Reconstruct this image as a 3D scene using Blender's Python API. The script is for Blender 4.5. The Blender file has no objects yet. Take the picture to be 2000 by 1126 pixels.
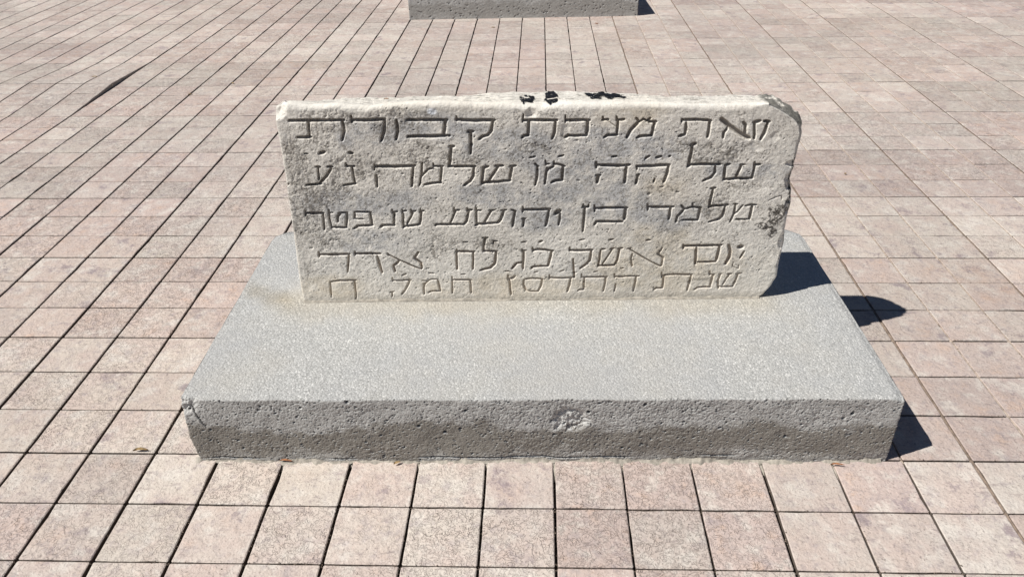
import bpy, math, random
import numpy as np
from mathutils import Matrix, Vector

T = 0.2                      # one paving tile, metres
S = bpy.context.scene
rng = random.Random(7)
R0 = np.random.RandomState(11)

# ------------------------------------------------------------------ camera, sky, sun, exposure
cam_d = bpy.data.cameras.new('camera'); cam = bpy.data.objects.new('camera', cam_d)
S.collection.objects.link(cam); S.camera = cam
yaw, pit, rol = -0.0397440, 0.548992, -0.0185988
cy, sy, cp, sp, cr, sr = math.cos(yaw), math.sin(yaw), math.cos(pit), math.sin(pit), math.cos(rol), math.sin(rol)
fwd = Vector((sy*cp, cy*cp, -sp)); rg = Vector((cy, -sy, 0)); up = rg.cross(fwd)
r_, u_ = rg*cr + up*sr, -rg*sr + up*cr
M = Matrix((r_, u_, -fwd)).transposed().to_4x4()
M.translation = Vector((-0.26524, -6.72495, 8.24459))*T
cam.matrix_world = M
cam_d.sensor_width = 36; cam_d.lens = 36*1557.57/2000
cam_d.clip_start = 0.05; cam_d.clip_end = 500

SUN_DIR = Vector((0.72, 0.30, -1.0))      # the way the light travels
el = math.atan2(1.0, math.hypot(SUN_DIR.x, SUN_DIR.y))
az_to_sun = math.atan2(-SUN_DIR.x, -SUN_DIR.y)   # clockwise from +Y
w = bpy.data.worlds.new('World'); S.world = w; w.use_nodes = True
nt = w.node_tree; bg = nt.nodes['Background']
sky = nt.nodes.new('ShaderNodeTexSky'); sky.sky_type = 'NISHITA'; sky.sun_disc = False
sky.sun_elevation = el; sky.sun_rotation = az_to_sun
sky.air_density = 0.6; sky.dust_density = 0.2; sky.ozone_density = 1.0; sky.altitude = 1200
nt.links.new(sky.outputs[0], bg.inputs[0]); bg.inputs[1].default_value = 0.05
sd = bpy.data.lights.new('sun', 'SUN'); sd.energy = 5.0; sd.angle = math.radians(0.53); sd.color = (1.0, 0.965, 0.92)
so = bpy.data.objects.new('sun', sd); S.collection.objects.link(so)
so.rotation_euler = SUN_DIR.to_track_quat('-Z', 'Y').to_euler(); so.location = (-5, -3, 8)
S.view_settings.view_transform = 'Standard'; S.view_settings.look = 'None'
S.view_settings.exposure = 0.0; S.view_settings.gamma = 1.0
S.render.resolution_x, S.render.resolution_y = 1024, 576

# ------------------------------------------------------------------ numpy noise
def _h(ix, iy, iz, seed):
    n = (ix.astype(np.int64)*374761393 + iy.astype(np.int64)*668265263 + iz.astype(np.int64)*2147483647 + seed*144665)
    n = (n ^ (n >> 13)) & 0xffffffff
    n = (n*1274126177) & 0xffffffff
    n = (n ^ (n >> 16)) & 0xffffffff
    n = (n*2246822519) & 0xffffffff
    return ((n ^ (n >> 15)) & 0xffffff).astype(np.float64)/0xffffff
def vnoise(x, y, z=0.0, seed=0):
    x, y, z = np.broadcast_arrays(np.asarray(x, float), np.asarray(y, float), np.asarray(z, float))
    fx, fy, fz = np.floor(x), np.floor(y), np.floor(z)
    tx, ty, tz = x-fx, y-fy, z-fz
    tx, ty, tz = [t*t*t*(t*(t*6-15)+10) for t in (tx, ty, tz)]
    r = 0
    for a in (0, 1):
        for b in (0, 1):
            for c in (0, 1):
                r = r + _h(fx+a, fy+b, fz+c, seed)*(tx if a else 1-tx)*(ty if b else 1-ty)*(tz if c else 1-tz)
    return r*2-1
def fbm(x, y, z=0.0, seed=0, o=4, g=0.5):
    r, a, f, s = 0, 1.0, 1.0, 0
    for k in range(o):
        r = r + a*vnoise(np.asarray(x)*f+k*7.3, np.asarray(y)*f+k*3.1, np.asarray(z)*f, seed+k); s += a; a *= g; f *= 2.03
    return r/s
def smooth(a, b, x):
    t = np.clip((x-a)/(b-a), 0, 1); return t*t*(3-2*t)

# ------------------------------------------------------------------ mesh helpers
def mesh_np(name, V, Q, mat, col=None, smooth_=True, tris=None):
    me = bpy.data.meshes.new(name)
    V = np.asarray(V, np.float32); Q = np.asarray(Q, np.int32).reshape(-1, 4)
    nt_ = 0 if tris is None else len(tris)
    me.vertices.add(len(V)); me.vertices.foreach_set('co', V.ravel())
    loops = Q.ravel() if not nt_ else np.concatenate([Q.ravel(), np.asarray(tris, np.int32).ravel()])
    me.loops.add(len(loops)); me.loops.foreach_set('vertex_index', loops)
    me.polygons.add(len(Q)+nt_)
    st = np.arange(len(Q))*4
    if nt_: st = np.concatenate([st, len(Q)*4+np.arange(nt_)*3])
    me.polygons.foreach_set('loop_start', st.astype(np.int32))
    me.update(calc_edges=True)
    me.polygons.foreach_set('use_smooth', np.full(len(me.polygons), smooth_))
    if col is not None:
        a = me.color_attributes.new('paint', 'FLOAT_COLOR', 'POINT')
        c = np.ones((len(V), 4), np.float32); c[:, :col.shape[1]] = col
        a.data.foreach_set('color', c.ravel())
    me.materials.append(mat); me.validate()
    return me
def link(name, me, parent=None):
    o = bpy.data.objects.new(name, me); S.collection.objects.link(o)
    if parent: o.parent = parent
    return o
def tag(o, label=None, cat=None, group=None, kind=None):
    for k, v in (('label', label), ('category', cat), ('group', group), ('kind', kind)):
        if v: o[k] = v
    return o

# ------------------------------------------------------------------ materials
class N:
    def __init__(s, name):
        s.m = bpy.data.materials.new(name); s.m.use_nodes = True; s.t = s.m.node_tree
        s.b = s.t.nodes['Principled BSDF']
    def n(s, kind, **kw):
        nd = s.t.nodes.new(kind)
        for k, v in kw.items():
            if k.startswith('_'): setattr(nd, k[1:], v)
            else:
                sock = nd.inputs[int(k[1:])] if k[0] == 'i' and k[1:].isdigit() else nd.inputs[k.replace('__', ' ')]
                if hasattr(v, 'is_output'): s.t.links.new(v, sock)
                else: sock.default_value = v
        return nd
    def math(s, op, a, b=0.0, c=None, clamp=False):
        nd = s.n('ShaderNodeMath', _operation=op, i0=a, i1=b); nd.use_clamp = clamp
        if c is not None:
            if hasattr(c, 'is_output'): s.t.links.new(c, nd.inputs[2])
            else: nd.inputs[2].default_value = c
        return nd.outputs[0]
    def ramp(s, x, lo, hi, a=0.0, b=1.0):
        nd = s.n('ShaderNodeMapRange', _interpolation_type='SMOOTHSTEP', i0=x, i1=lo, i2=hi, i3=a, i4=b); return nd.outputs[0]
    def noise(s, vec, scale, detail=3.0, rough=0.5, w=None, dist=0.0):
        nd = s.n('ShaderNodeTexNoise', Vector=vec, Scale=scale, Detail=detail, Roughness=rough, Distortion=dist)
        if w is not None:
            nd.noise_dimensions = '4D'
            if hasattr(w, 'is_output'): s.t.links.new(w, nd.inputs['W'])
            else: nd.inputs['W'].default_value = w
        return nd.outputs[0]
    def mix(s, f, a, b, mode='MIX'):
        nd = s.t.nodes.new('ShaderNodeMix'); nd.data_type = 'RGBA'; nd.blend_type = mode
        for i, v in ((0, f), (6, a), (7, b)):
            if hasattr(v, 'is_output'): s.t.links.new(v, nd.inputs[i])
            else: nd.inputs[i].default_value = v if not isinstance(v, tuple) else (*v, 1)
        return nd.outputs[2]
    def bump(s, h, strength, dist, normal=None):
        nd = s.n('ShaderNodeBump', Height=h, Strength=strength, Distance=dist)
        if normal is not None: s.t.links.new(normal, nd.inputs['Normal'])
        return nd.outputs[0]
    def out(s, col, rough=0.85, normal=None, spec=0.3):
        s.t.links.new(col, s.b.inputs['Base Color'])
        if hasattr(rough, 'is_output'): s.t.links.new(rough, s.b.inputs['Roughness'])
        else: s.b.inputs['Roughness'].default_value = rough
        s.b.inputs['Specular IOR Level'].default_value = spec
        if normal is not None: s.t.links.new(normal, s.b.inputs['Normal'])
        return s.m

def tile_material(name, source):
    """tint: R = brightness, G = hue, B = how worm-eaten the face is"""
    a = N(name)
    if source == 'object': tint = a.n('ShaderNodeObjectInfo').outputs['Color']
    else: tint = a.n('ShaderNodeAttribute', _attribute_name='paint').outputs['Color']
    sep = a.n('ShaderNodeSeparateColor', Color=tint)
    br, hue, worm = sep.outputs
    pos = a.n('ShaderNodeNewGeometry').outputs['Position']
    W = a.math('MULTIPLY', a.math('ADD', a.math('MULTIPLY', br, 37.7), hue), 11.0)
    n1 = a.noise(pos, 6.0, 5.0, 0.62, W)            # broad blotches
    n2 = a.noise(pos, 30.0, 5.0, 0.65, W)          # small blotches
    n3 = a.noise(pos, 150.0, 3.0, 0.65, W)
    n4 = a.noise(pos, 13.0, 5.0, 0.65, a.math('ADD', W, 5.0))
    n5 = a.noise(pos, 9.0, 6.0, .72, a.math('ADD', W, 9.0))
    cream, pink, mauve, ochre = (.580, .510, .430), (.530, .410, .350), (.365, .305, .30), (.55, .385, .29)
    c = a.mix(a.ramp(hue, .30, .85, 0, 1.0), cream, pink)
    region = a.noise(pos, .55, 3.0, .6)
    c = a.mix(a.ramp(region, .36, .54, .28, 0), c, mauve)
    c = a.mix(a.ramp(region, .50, .64, 0, .5), c, (.56, .455, .365))
    c = a.mix(a.math('MULTIPLY', a.ramp(n1, .40, .66), .75), c, pink)
    c = a.mix(a.math('MULTIPLY', a.ramp(n4, .52, .70), a.ramp(hue, .3, .9, .15, 1.0)), c, ochre)
    c = a.mix(a.math('MULTIPLY', a.ramp(n4, .50, .36), .65), c, (.64, .585, .51))
    c = a.mix(a.math('MULTIPLY', a.ramp(n2, .50, .70), .60), c, mauve)
    c = a.mix(a.math('MULTIPLY', a.ramp(n5, .55, .66), a.ramp(worm, .1, .9, .85, .35)), c, (.29, .225, .235))
    c = a.mix(a.math('MULTIPLY', a.ramp(n5, .42, .30), .30), c, (.36, .32, .265))
    c = a.mix(a.math('MULTIPLY', a.ramp(n3, .55, .70), .75), c, (.24, .19, .165))
    c = a.mix(a.math('MULTIPLY', a.ramp(n3, .44, .30), .35), c, (.68, .62, .54))
    st = a.n('ShaderNodeMapping', Vector=pos, Scale=(22.0, 60.0, 22.0)).outputs[0]
    c = a.mix(a.math('MULTIPLY', a.ramp(a.noise(st, 1.0, 4.0, .65, W), .57, .68), .55), c, (.30, .235, .22))
    hsv = a.n('ShaderNodeHueSaturation', Color=c, Value=a.ramp(br, 0, 1, .93, 1.17), Saturation=.84)
    c = hsv.outputs[0]
    # worm-like relief: broken creases along the contour lines of a distorted noise
    wn = a.noise(pos, 46.0, 1.5, .5, W, 0.8)
    crease = a.ramp(a.math('ABSOLUTE', a.math('SUBTRACT', wn, .5)), .0, .030)
    wn2 = a.noise(pos, 64.0, 1.2, .45, a.math('ADD', W, 3.0), 1.1)
    crease2 = a.ramp(a.math('ABSOLUTE', a.math('SUBTRACT', wn2, .49)), .0, .026)
    cr = a.math('MULTIPLY', crease, crease2)
    cr = a.math('MAXIMUM', cr, a.ramp(a.noise(pos, 55.0, 2.0, .5, W), .50, .60))
    cr = a.math('MAXIMUM', cr, a.ramp(n4, .60, .50, 0, .4))
    cr = a.math('SUBTRACT', 1.0, a.math('MULTIPLY', a.math('SUBTRACT', 1.0, cr), a.ramp(worm, .25, .75, .18, 1.0)))
    c = a.mix(a.math('MULTIPLY', a.math('SUBTRACT', 1.0, cr), .34), c, (.21, .165, .14))  # crease shade painted into the colour, along with slight dirt
    h = a.math('ADD', a.math('MULTIPLY', cr, .8), a.math('MULTIPLY', wn, 1.2))
    h = a.math('ADD', h, a.math('MULTIPLY', n3, .55))
    nrm = a.bump(h, .9, .0032)
    nrm = a.bump(n4, .6, .010, nrm)
    z = a.n('ShaderNodeSeparateXYZ', Vector=a.n('ShaderNodeNewGeometry').outputs['True Normal']).outputs[2]
    zp = a.n('ShaderNodeSeparateXYZ', Vector=pos).outputs[2]
    c = a.mix(a.math('MULTIPLY', a.ramp(z, .3, .9, 1.0, 0.0), a.ramp(zp, -.0012, -.006, .25, .85)), c, (.075, .055, .04))
    return a.out(c, .8, nrm, .25)

def joint_material():
    a = N('joint_dirt')
    pos = a.n('ShaderNodeNewGeometry').outputs['Position']
    c = a.mix(a.ramp(a.noise(pos, 30.0, 6.0, .7), .35, .7), (.035, .028, .022), (.14, .11, .085))
    return a.out(c, .95, a.bump(a.noise(pos, 400.0, 3.0), .6, .002))

def concrete_material(name, staining=True):
    a = N(name)
    pos = a.n('ShaderNodeNewGeometry').outputs['Position']
    nz = a.n('ShaderNodeSeparateXYZ', Vector=a.n('ShaderNodeNewGeometry').outputs['True Normal']).outputs[2]
    topness = a.ramp(nz, .4, .8)
    z = a.n('ShaderNodeSeparateXYZ', Vector=pos).outputs[2]
    paint = a.n('ShaderNodeAttribute', _attribute_name='paint').outputs['Color']
    # top: washed aggregate, pale grains in a grey matrix
    v1 = a.n('ShaderNodeTexVoronoi', Vector=pos, Scale=150.0)
    v2 = a.n('ShaderNodeTexVoronoi', Vector=pos, Scale=330.0)
    g1 = a.n('ShaderNodeSeparateColor', Color=v1.outputs['Color']).outputs
    g2 = a.n('ShaderNodeSeparateColor', Color=v2.outputs['Color']).outputs
    tone = a.math('ADD', a.math('MULTIPLY', g1[0], .5), a.math('MULTIPLY', g2[1], .5))
    ct = a.mix(tone, (.345, .345, .33), (.595, .595, .57))
    peb = a.math('MULTIPLY', a.ramp(g1[1], .80, .84), a.ramp(v1.outputs['Distance'], .5, .28))
    ct = a.mix(a.math('MULTIPLY', peb, .75), ct, (.88, .87, .83))
    peb2 = a.math('MULTIPLY', a.ramp(g2[2], .86, .9), a.ramp(v2.outputs['Distance'], .5, .3))
    ct = a.mix(a.math('MULTIPLY', peb2, .6), ct, (.86, .85, .81))
    pit = a.math('MULTIPLY', a.ramp(g2[0], .86, .9), a.ramp(v2.outputs['Distance'], .45, .2))
    ct = a.mix(a.math('MULTIPLY', pit, .6), ct, (.11, .105, .10))
    n1 = a.noise(pos, 3.0, 5.0, .6)
    ct = a.mix(a.ramp(n1, .42, .68, 0, .35), ct, (.52, .49, .43))
    ct = a.mix(a.ramp(a.noise(pos, 2.6, 6.0, .65), .42, .66, 0, .38), ct, (.42, .43, .44))
    # faces: grey cement, darker brown where water rises
    fine = a.noise(pos, 230.0, 2.5, .7)
    med = a.noise(pos, 70.0, 4.0, .65)
    cf = a.mix(a.ramp(med, .3, .7), (.40, .395, .375), (.51, .505, .48))
    cf = a.mix(a.ramp(fine, .60, .72, 0, .55), cf, (.72, .71, .67))
    cf = a.mix(a.ramp(fine, .40, .28, 0, .6), cf, (.13, .125, .12))
    edge = a.math('ADD', z, a.math('MULTIPLY', a.math('SUBTRACT', a.noise(pos, 5.0, 7.0, .70), .5), .28))
    wet = a.math('MULTIPLY', a.ramp(edge, .150, .115), a.ramp(edge, -.01, .05, .25, 1.0))
    cf = a.mix(a.math('MULTIPLY', wet, .80 if staining else .35), cf, (.205, .185, .155))
    c = a.mix(topness, cf, ct)
    c = a.mix(1.0, c, paint, 'MULTIPLY')
    ht = a.math('ADD', a.math('MULTIPLY', g1[2], .5), a.math('MULTIPLY', a.math('SUBTRACT', 1.0, v1.outputs['Distance']), .9))
    ht = a.math('ADD', ht, a.math('MULTIPLY', g2[2], .35))
    hf = a.math('ADD', fine, a.math('MULTIPLY', med, 1.2))
    hm = a.math('ADD', a.math('MULTIPLY', ht, topness), a.math('MULTIPLY', hf, a.math('SUBTRACT', 1.0, topness)))
    return a.out(c, .82, a.bump(hm, .85, .0022), .3)

def stone_material():
    a = N('weathered_marble')
    pos = a.n('ShaderNodeNewGeometry').outputs['Position']
    paint = a.n('ShaderNodeAttribute', _attribute_name='paint').outputs['Color']
    f = a.noise(pos, 420.0, 3.0, .7)
    c = a.mix(a.ramp(f, .30, .70, 0, .30), paint, (.90, .86, .78), 'MULTIPLY')
    c = a.mix(a.ramp(f, .62, .76, 0, .35), c, (.88, .85, .78))
    return a.out(c, .72, a.bump(a.math('ADD', f, a.noise(pos, 150.0, 3.0)), .6, .0016), .35)

def plain(name, col, rough=.9, var=.3, scale=80.0):
    a = N(name)
    pos = a.n('ShaderNodeNewGeometry').outputs['Position']
    c = a.mix(a.ramp(a.noise(pos, scale, 4.0, .6), .3, .7), tuple(x*(1-var) for x in col), tuple(min(1, x*(1+var)) for x in col))
    return a.out(c, rough, a.bump(a.noise(pos, scale*3, 3.0), .5, .001))

MT_OBJ = tile_material('stamped_concrete_tile', 'object')
MT_ATT = tile_material('stamped_concrete_tile_far', 'attribute')
M_JOINT = joint_material(); M_CONC = concrete_material('cast_concrete'); M_CONC2 = concrete_material('cast_concrete_far', False)
M_STONE = stone_material()
M_MORTAR = plain('cement_mortar', (.36, .33, .28), .95, .3, 60)
M_LEAF = plain('dry_leaf', (.33, .15, .07), .8, .35, 120)
M_LEAF2 = plain('pale_dry_leaf', (.36, .26, .13), .8, .35, 120)
M_SAND = plain("joint_sand", (.46, .38, .31), .95, .35, 40)
M_SAND2 = plain("joint_sand_brown", (.27, .21, .165), .95, .35, 40)
M_GRIT = plain('grit', (.20, .155, .12), .9, .5, 60)
M_TAR = plain('black_tar', (.014, .015, .018), .45, .3, 200)
M_TWIG = plain('twig_bark', (.07, .05, .035), .9, .3, 200)

# ------------------------------------------------------------------ the pavement
COLS = {-14:-.03,-13:-.002,-12:.01,-11:.017,-10:.012,-9:.011,-8:.022,-7:0,-6:.001,-5:.003,-4:-.012,-3:-.017,-2:-.018,-1:-.026,
        0:-.041,1:-.058,2:-.064,3:-.052,4:-.026,5:.001,6:-.003,7:.001,8:.002,9:.015}
ROWS = {0:.022,1:.003,2:0,3:-.006,4:-.02,5:.006,6:.004,7:-.011,8:-.01,9:-.013,10:-.03,11:-.016,12:-.03,13:-.035,14:-.02,15:0,16:.01,
        17:.02,18:.03,19:.04,20:.045,21:.03,22:.015,23:0,24:-.02,25:-.03,26:-.04,27:0,28:.05,29:.10}
def gx(i): return i + COLS.get(i, 0.0)
def gy(j): return j + ROWS.get(j, 0.0)
def heave(x, y):
    """a tented pair of slab rows on the left of the open joint at x = -15"""
    if x > -15 or x < -27: return 0.0
    side = smooth(-27, -21, np.array(x)) 
    return float(max(0.0, 1-abs(y-20.05)/ (2.9))*0.13*side)

pavement = None
def sheet(name, x0, x1, y0, y1, z, mat):
    me = mesh_np(name, [(x0, y0, z), (x1, y0, z), (x1, y1, z), (x0, y1, z)], [(0, 1, 2, 3)], mat, smooth_=False)
    return link(name, me)
M_EARTH = plain('pale_earth', (.40, .33, .27), .95, .15, 3)
ground = tag(sheet('ground', -150, 150, -150, 150, -.030, M_EARTH), kind='structure')
pavement = tag(sheet('pavement', -14, 14, -5, 20, -.0155, M_JOINT), kind='structure')

NS = 5
def tile_ring(seed, hx, hy):
    r = random.Random(seed); pts = []
    cs = [(-1, -1), (1, -1), (1, 1), (-1, 1)]
    rc = .014
    for k in range(4):
        a, b = cs[k], cs[(k+1) % 4]
        ax, ay, bx, by = a[0]*hx, a[1]*hy, b[0]*hx, b[1]*hy
        L = math.hypot(bx-ax, by-ay); ux, uy = (bx-ax)/L, (by-ay)/L
        for s in range(NS):
            t = rc + (L-2*rc)*s/(NS-1)
            o = (r.gauss(0, .0020)+(.010 if r.random() < .10 else 0)) if 0 < s < NS-1 else .0
            pts.append((ax+ux*t - uy*o, ay+uy*t + ux*o))
    return pts
def tile_geo(seed):
    """unit tile centred on the origin; x and y in tiles, z in metres; 0 = top"""
    r = random.Random(seed+99)
    hx, hy = .5-.0138, .5-.0112
    out_ = tile_ring(seed, hx, hy); n = len(out_)
    V = [(x, y, -.018) for x, y in out_] + [(x, y, -.0018+r.gauss(0, .0003)) for x, y in out_]
    V += [(x*(1-.013/hx), y*(1-.013/hy), r.gauss(0, .00012)) for x, y in out_]
    Q = []
    for b in (0, n):
        for k in range(n):
            k2 = (k+1) % n; Q.append((b+k, b+k2, b+n+k2, b+n+k))
    c = len(V); V.append((0, 0, .0002))
    Tt = [(2*n+k, 2*n+(k+1) % n, c) for k in range(n)]
    return np.array(V), np.array(Q), np.array(Tt)
NV = 8
GEO = [tile_geo(s) for s in range(NV)]
TM = []
for V, Q, Tt in GEO:
    TM.append(mesh_np('tile', V*np.array([T, T, 1]), Q, MT_OBJ, smooth_=False, tris=Tt))

slab = {}
def tint(i, j):
    k = (i//3, (j+1)//3)
    if k not in slab:
        r = random.Random(k[0]*7919+k[1]*104729+5); slab[k] = (r.random(), r.random(), r.random())
    r = random.Random(i*9176+j*35117+1)
    b = .6*slab[k][0]+.4*r.random(); h = .65*slab[k][1]+.35*r.random(); wv = .35*slab[k][2]+.65*r.random()
    if i >= 3 and j < 12: wv *= .55                    # the right hand side is worn smoother
    if 4 <= i <= 4 and 1 <= j <= 7: h = .8+.2*r.random()
    return (b, h, wv)

cand = []
for j in range(-4, 62):
    half = .72*(j+8)+7
    for i in range(int(-half)-3, int(half)+2):
        cx_, cy_ = (gx(i)+gx(i+1))/2, (gy(j)+gy(j+1))/2
        hidden = (-4.9 < cx_ < 4.2 and 2.45 < cy_ < 6.5) or (-5.6 < cx_ < 3.6 and 30.2 < cy_ < 34)
        if hidden: continue
        # size in view ~ 1/distance^3 times the slant; out-of-frame tiles rank last
        dx, dy = cx_+.265, cy_+6.725
        d = Vector((dx, dy, -8.245)); zc = d.dot(fwd); X = d.dot(r_)/zc; Y = d.dot(u_)/zc
        inside = abs(X) < .66 and abs(Y) < .38
        behind_base = (-5.6 < cx_ < 5.0 and 7.1 < cy_ < 7.6)
        cand.append((0 if inside else 1, zc**3, i, j, cx_, cy_))
cand.sort()
far_V, far_Q, far_T, far_C, off = [], [], [], [], 0
for rank, (o_, _, i, j, cx_, cy_) in enumerate(cand):
    r = random.Random(i*131+j*7177)
    xa, xb, ya, yb = gx(i), gx(i+1), gy(j), gy(j+1)
    for q in (0, 1):                                     # joints: wide and open on the left, wide between whole slabs on the right
        k_ = i+q
        g_ = .009 if k_ < -3 else (.004 if k_ < 0 else .001)
        if k_ % 3 == 0: g_ += .004 if k_ < 3 else .009
        if q: xb -= g_
        else: xa += g_
    if j % 3 == 2: ya += .007
    if (j+1) % 3 == 2: yb -= .007
    wx, wy, cx_, cy_ = xb-xa, yb-ya, (xa+xb)/2, (ya+yb)/2
    v = r.randrange(NV); flip = r.choice((0, 1))
    dz = r.gauss(0, .0005) + (-.0006 if i % 3 == 1 and j % 3 == 0 else 0)
    z0, zx, zy = heave(cx_, cy_), heave(cx_+.5, cy_)-heave(cx_-.5, cy_), heave(cx_, cy_+.45)-heave(cx_, cy_-.45)
    tx = r.gauss(0, .0016) + (0 if not z0 else 0); ty = r.gauss(0, .0016)
    rz = r.gauss(0, .0022)
    if z0 > 0: ty += zy/.9*1.0; tx = 0.0
    if rank < 300:
        o = link('tile', TM[v], pavement)
        o.location = (cx_*T, cy_*T, dz+z0*T); o.scale = (wx, wy, 1)
        o.rotation_euler = (ty, -tx, rz+(math.pi if flip else 0)) if not flip else (-ty, tx, rz+math.pi)
        o.color = (*tint(i, j), 1)
    else:
        V, Q, Tt = GEO[v]; P_ = V.copy()
        s = -1 if flip else 1
        P_[:, :2] *= s
        c_, s_ = math.cos(rz), math.sin(rz)
        x_, y_ = P_[:, 0]*wx, P_[:, 1]*wy
        x2, y2 = x_*c_-y_*s_, x_*s_+y_*c_
        zz = P_[:, 2]+dz+z0*T+tx*x2*T+ty*y2*T
        if z0 > 0: zz = np.where(P_[:, 2] < -.01, -.025, zz)
        far_V.append(np.stack([(x2+cx_)*T, (y2+cy_)*T, zz], 1))
        far_Q.append(Q+off); far_T.append(Tt+off); far_C.append(np.tile(tint(i, j), (len(V), 1))); off += len(V)
me = mesh_np('far_tiles', np.concatenate(far_V), np.concatenate(far_Q), MT_ATT, np.concatenate(far_C), False, np.concatenate(far_T))
tag(link('far_tiles', me, pavement), kind='stuff')

# ------------------------------------------------------------------ a closed block with a finely modelled front
LAST = {}
def block(name, nu, nv, X, Z, Yf, rings, mat, colfun):
    """X, Z, Yf: (nv, nu) arrays of the front face; rings: list of functions of the border (x, z, s) -> (x, y, z)"""
    V = [np.stack([X, Yf, Z], -1).reshape(-1, 3)]
    idx = np.arange(nu*nv).reshape(nv, nu)
    Q = [np.stack([idx[:-1, :-1], idx[:-1, 1:], idx[1:, 1:], idx[1:, :-1]], -1).reshape(-1, 4)]
    loop = np.concatenate([idx[0, :], idx[1:, -1], idx[-1, -2::-1], idx[-2:0:-1, 0]])
    bx, bz, by = X.ravel()[loop], Z.ravel()[loop], Yf.ravel()[loop]
    prev = loop; off_ = nu*nv; n = len(loop)
    for f in rings:
        P_ = f(bx, by, bz); V.append(P_)
        cur = off_+np.arange(n); off_ += n
        Q.append(np.stack([prev, cur, np.roll(cur, -1), np.roll(prev, -1)], -1)[:, ::-1][:, ::-1]); prev = cur
    c = V[-1].mean(0); V.append(c[None]); ci = off_
    Tt = np.stack([prev, np.full(n, ci), np.roll(prev, -1)], -1)
    V = np.concatenate(V); Q = np.concatenate(Q)
    col = colfun(V, nu*nv)
    LAST['V'], LAST['Q'] = V, Q
    return mesh_np(name, V*T, Q, mat, col, True, Tt)

# ------------------------------------------------------------------ concrete bases
BH = 1.15
def pits_on(X, Z, D, C, n, r0, r1, dep, seed, dark=.45):
    r = np.random.RandomState(seed)
    nv, nu = X.shape; x0, x1 = X.min(), X.max(); z0, z1 = Z.min(), Z.max()
    for _ in range(n):
        px, pz = r.uniform(x0, x1), z0+(z1-z0)*r.uniform(0, 1)
        a = r0+(r1-r0)*r.rand()**3; b = a*r.uniform(.5, .9); th = r.uniform(-.3, .9)
        m = a*1.5
        i0 = int((px-m-x0)/(x1-x0)*nu)-4; i1 = int((px+m-x0)/(x1-x0)*nu)+5
        j0 = int((pz-m-z0)/(z1-z0)*nv)-4; j1 = int((pz+m-z0)/(z1-z0)*nv)+5
        i0, j0 = max(0, i0), max(0, j0)
        if i1 <= i0 or j1 <= j0: continue
        xs, zs = X[j0:j1, i0:i1]-px, Z[j0:j1, i0:i1]-pz
        c, s = math.cos(th), math.sin(th)
        d = np.sqrt(((xs*c+zs*s)/a)**2+((-xs*s+zs*c)/b)**2)
        k = smooth(1.1, .5, d)
        D[j0:j1, i0:i1] += k*dep*min(1, a/r1+.3)
        C[j0:j1, i0:i1] *= (1-dark*k)[..., None]

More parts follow.
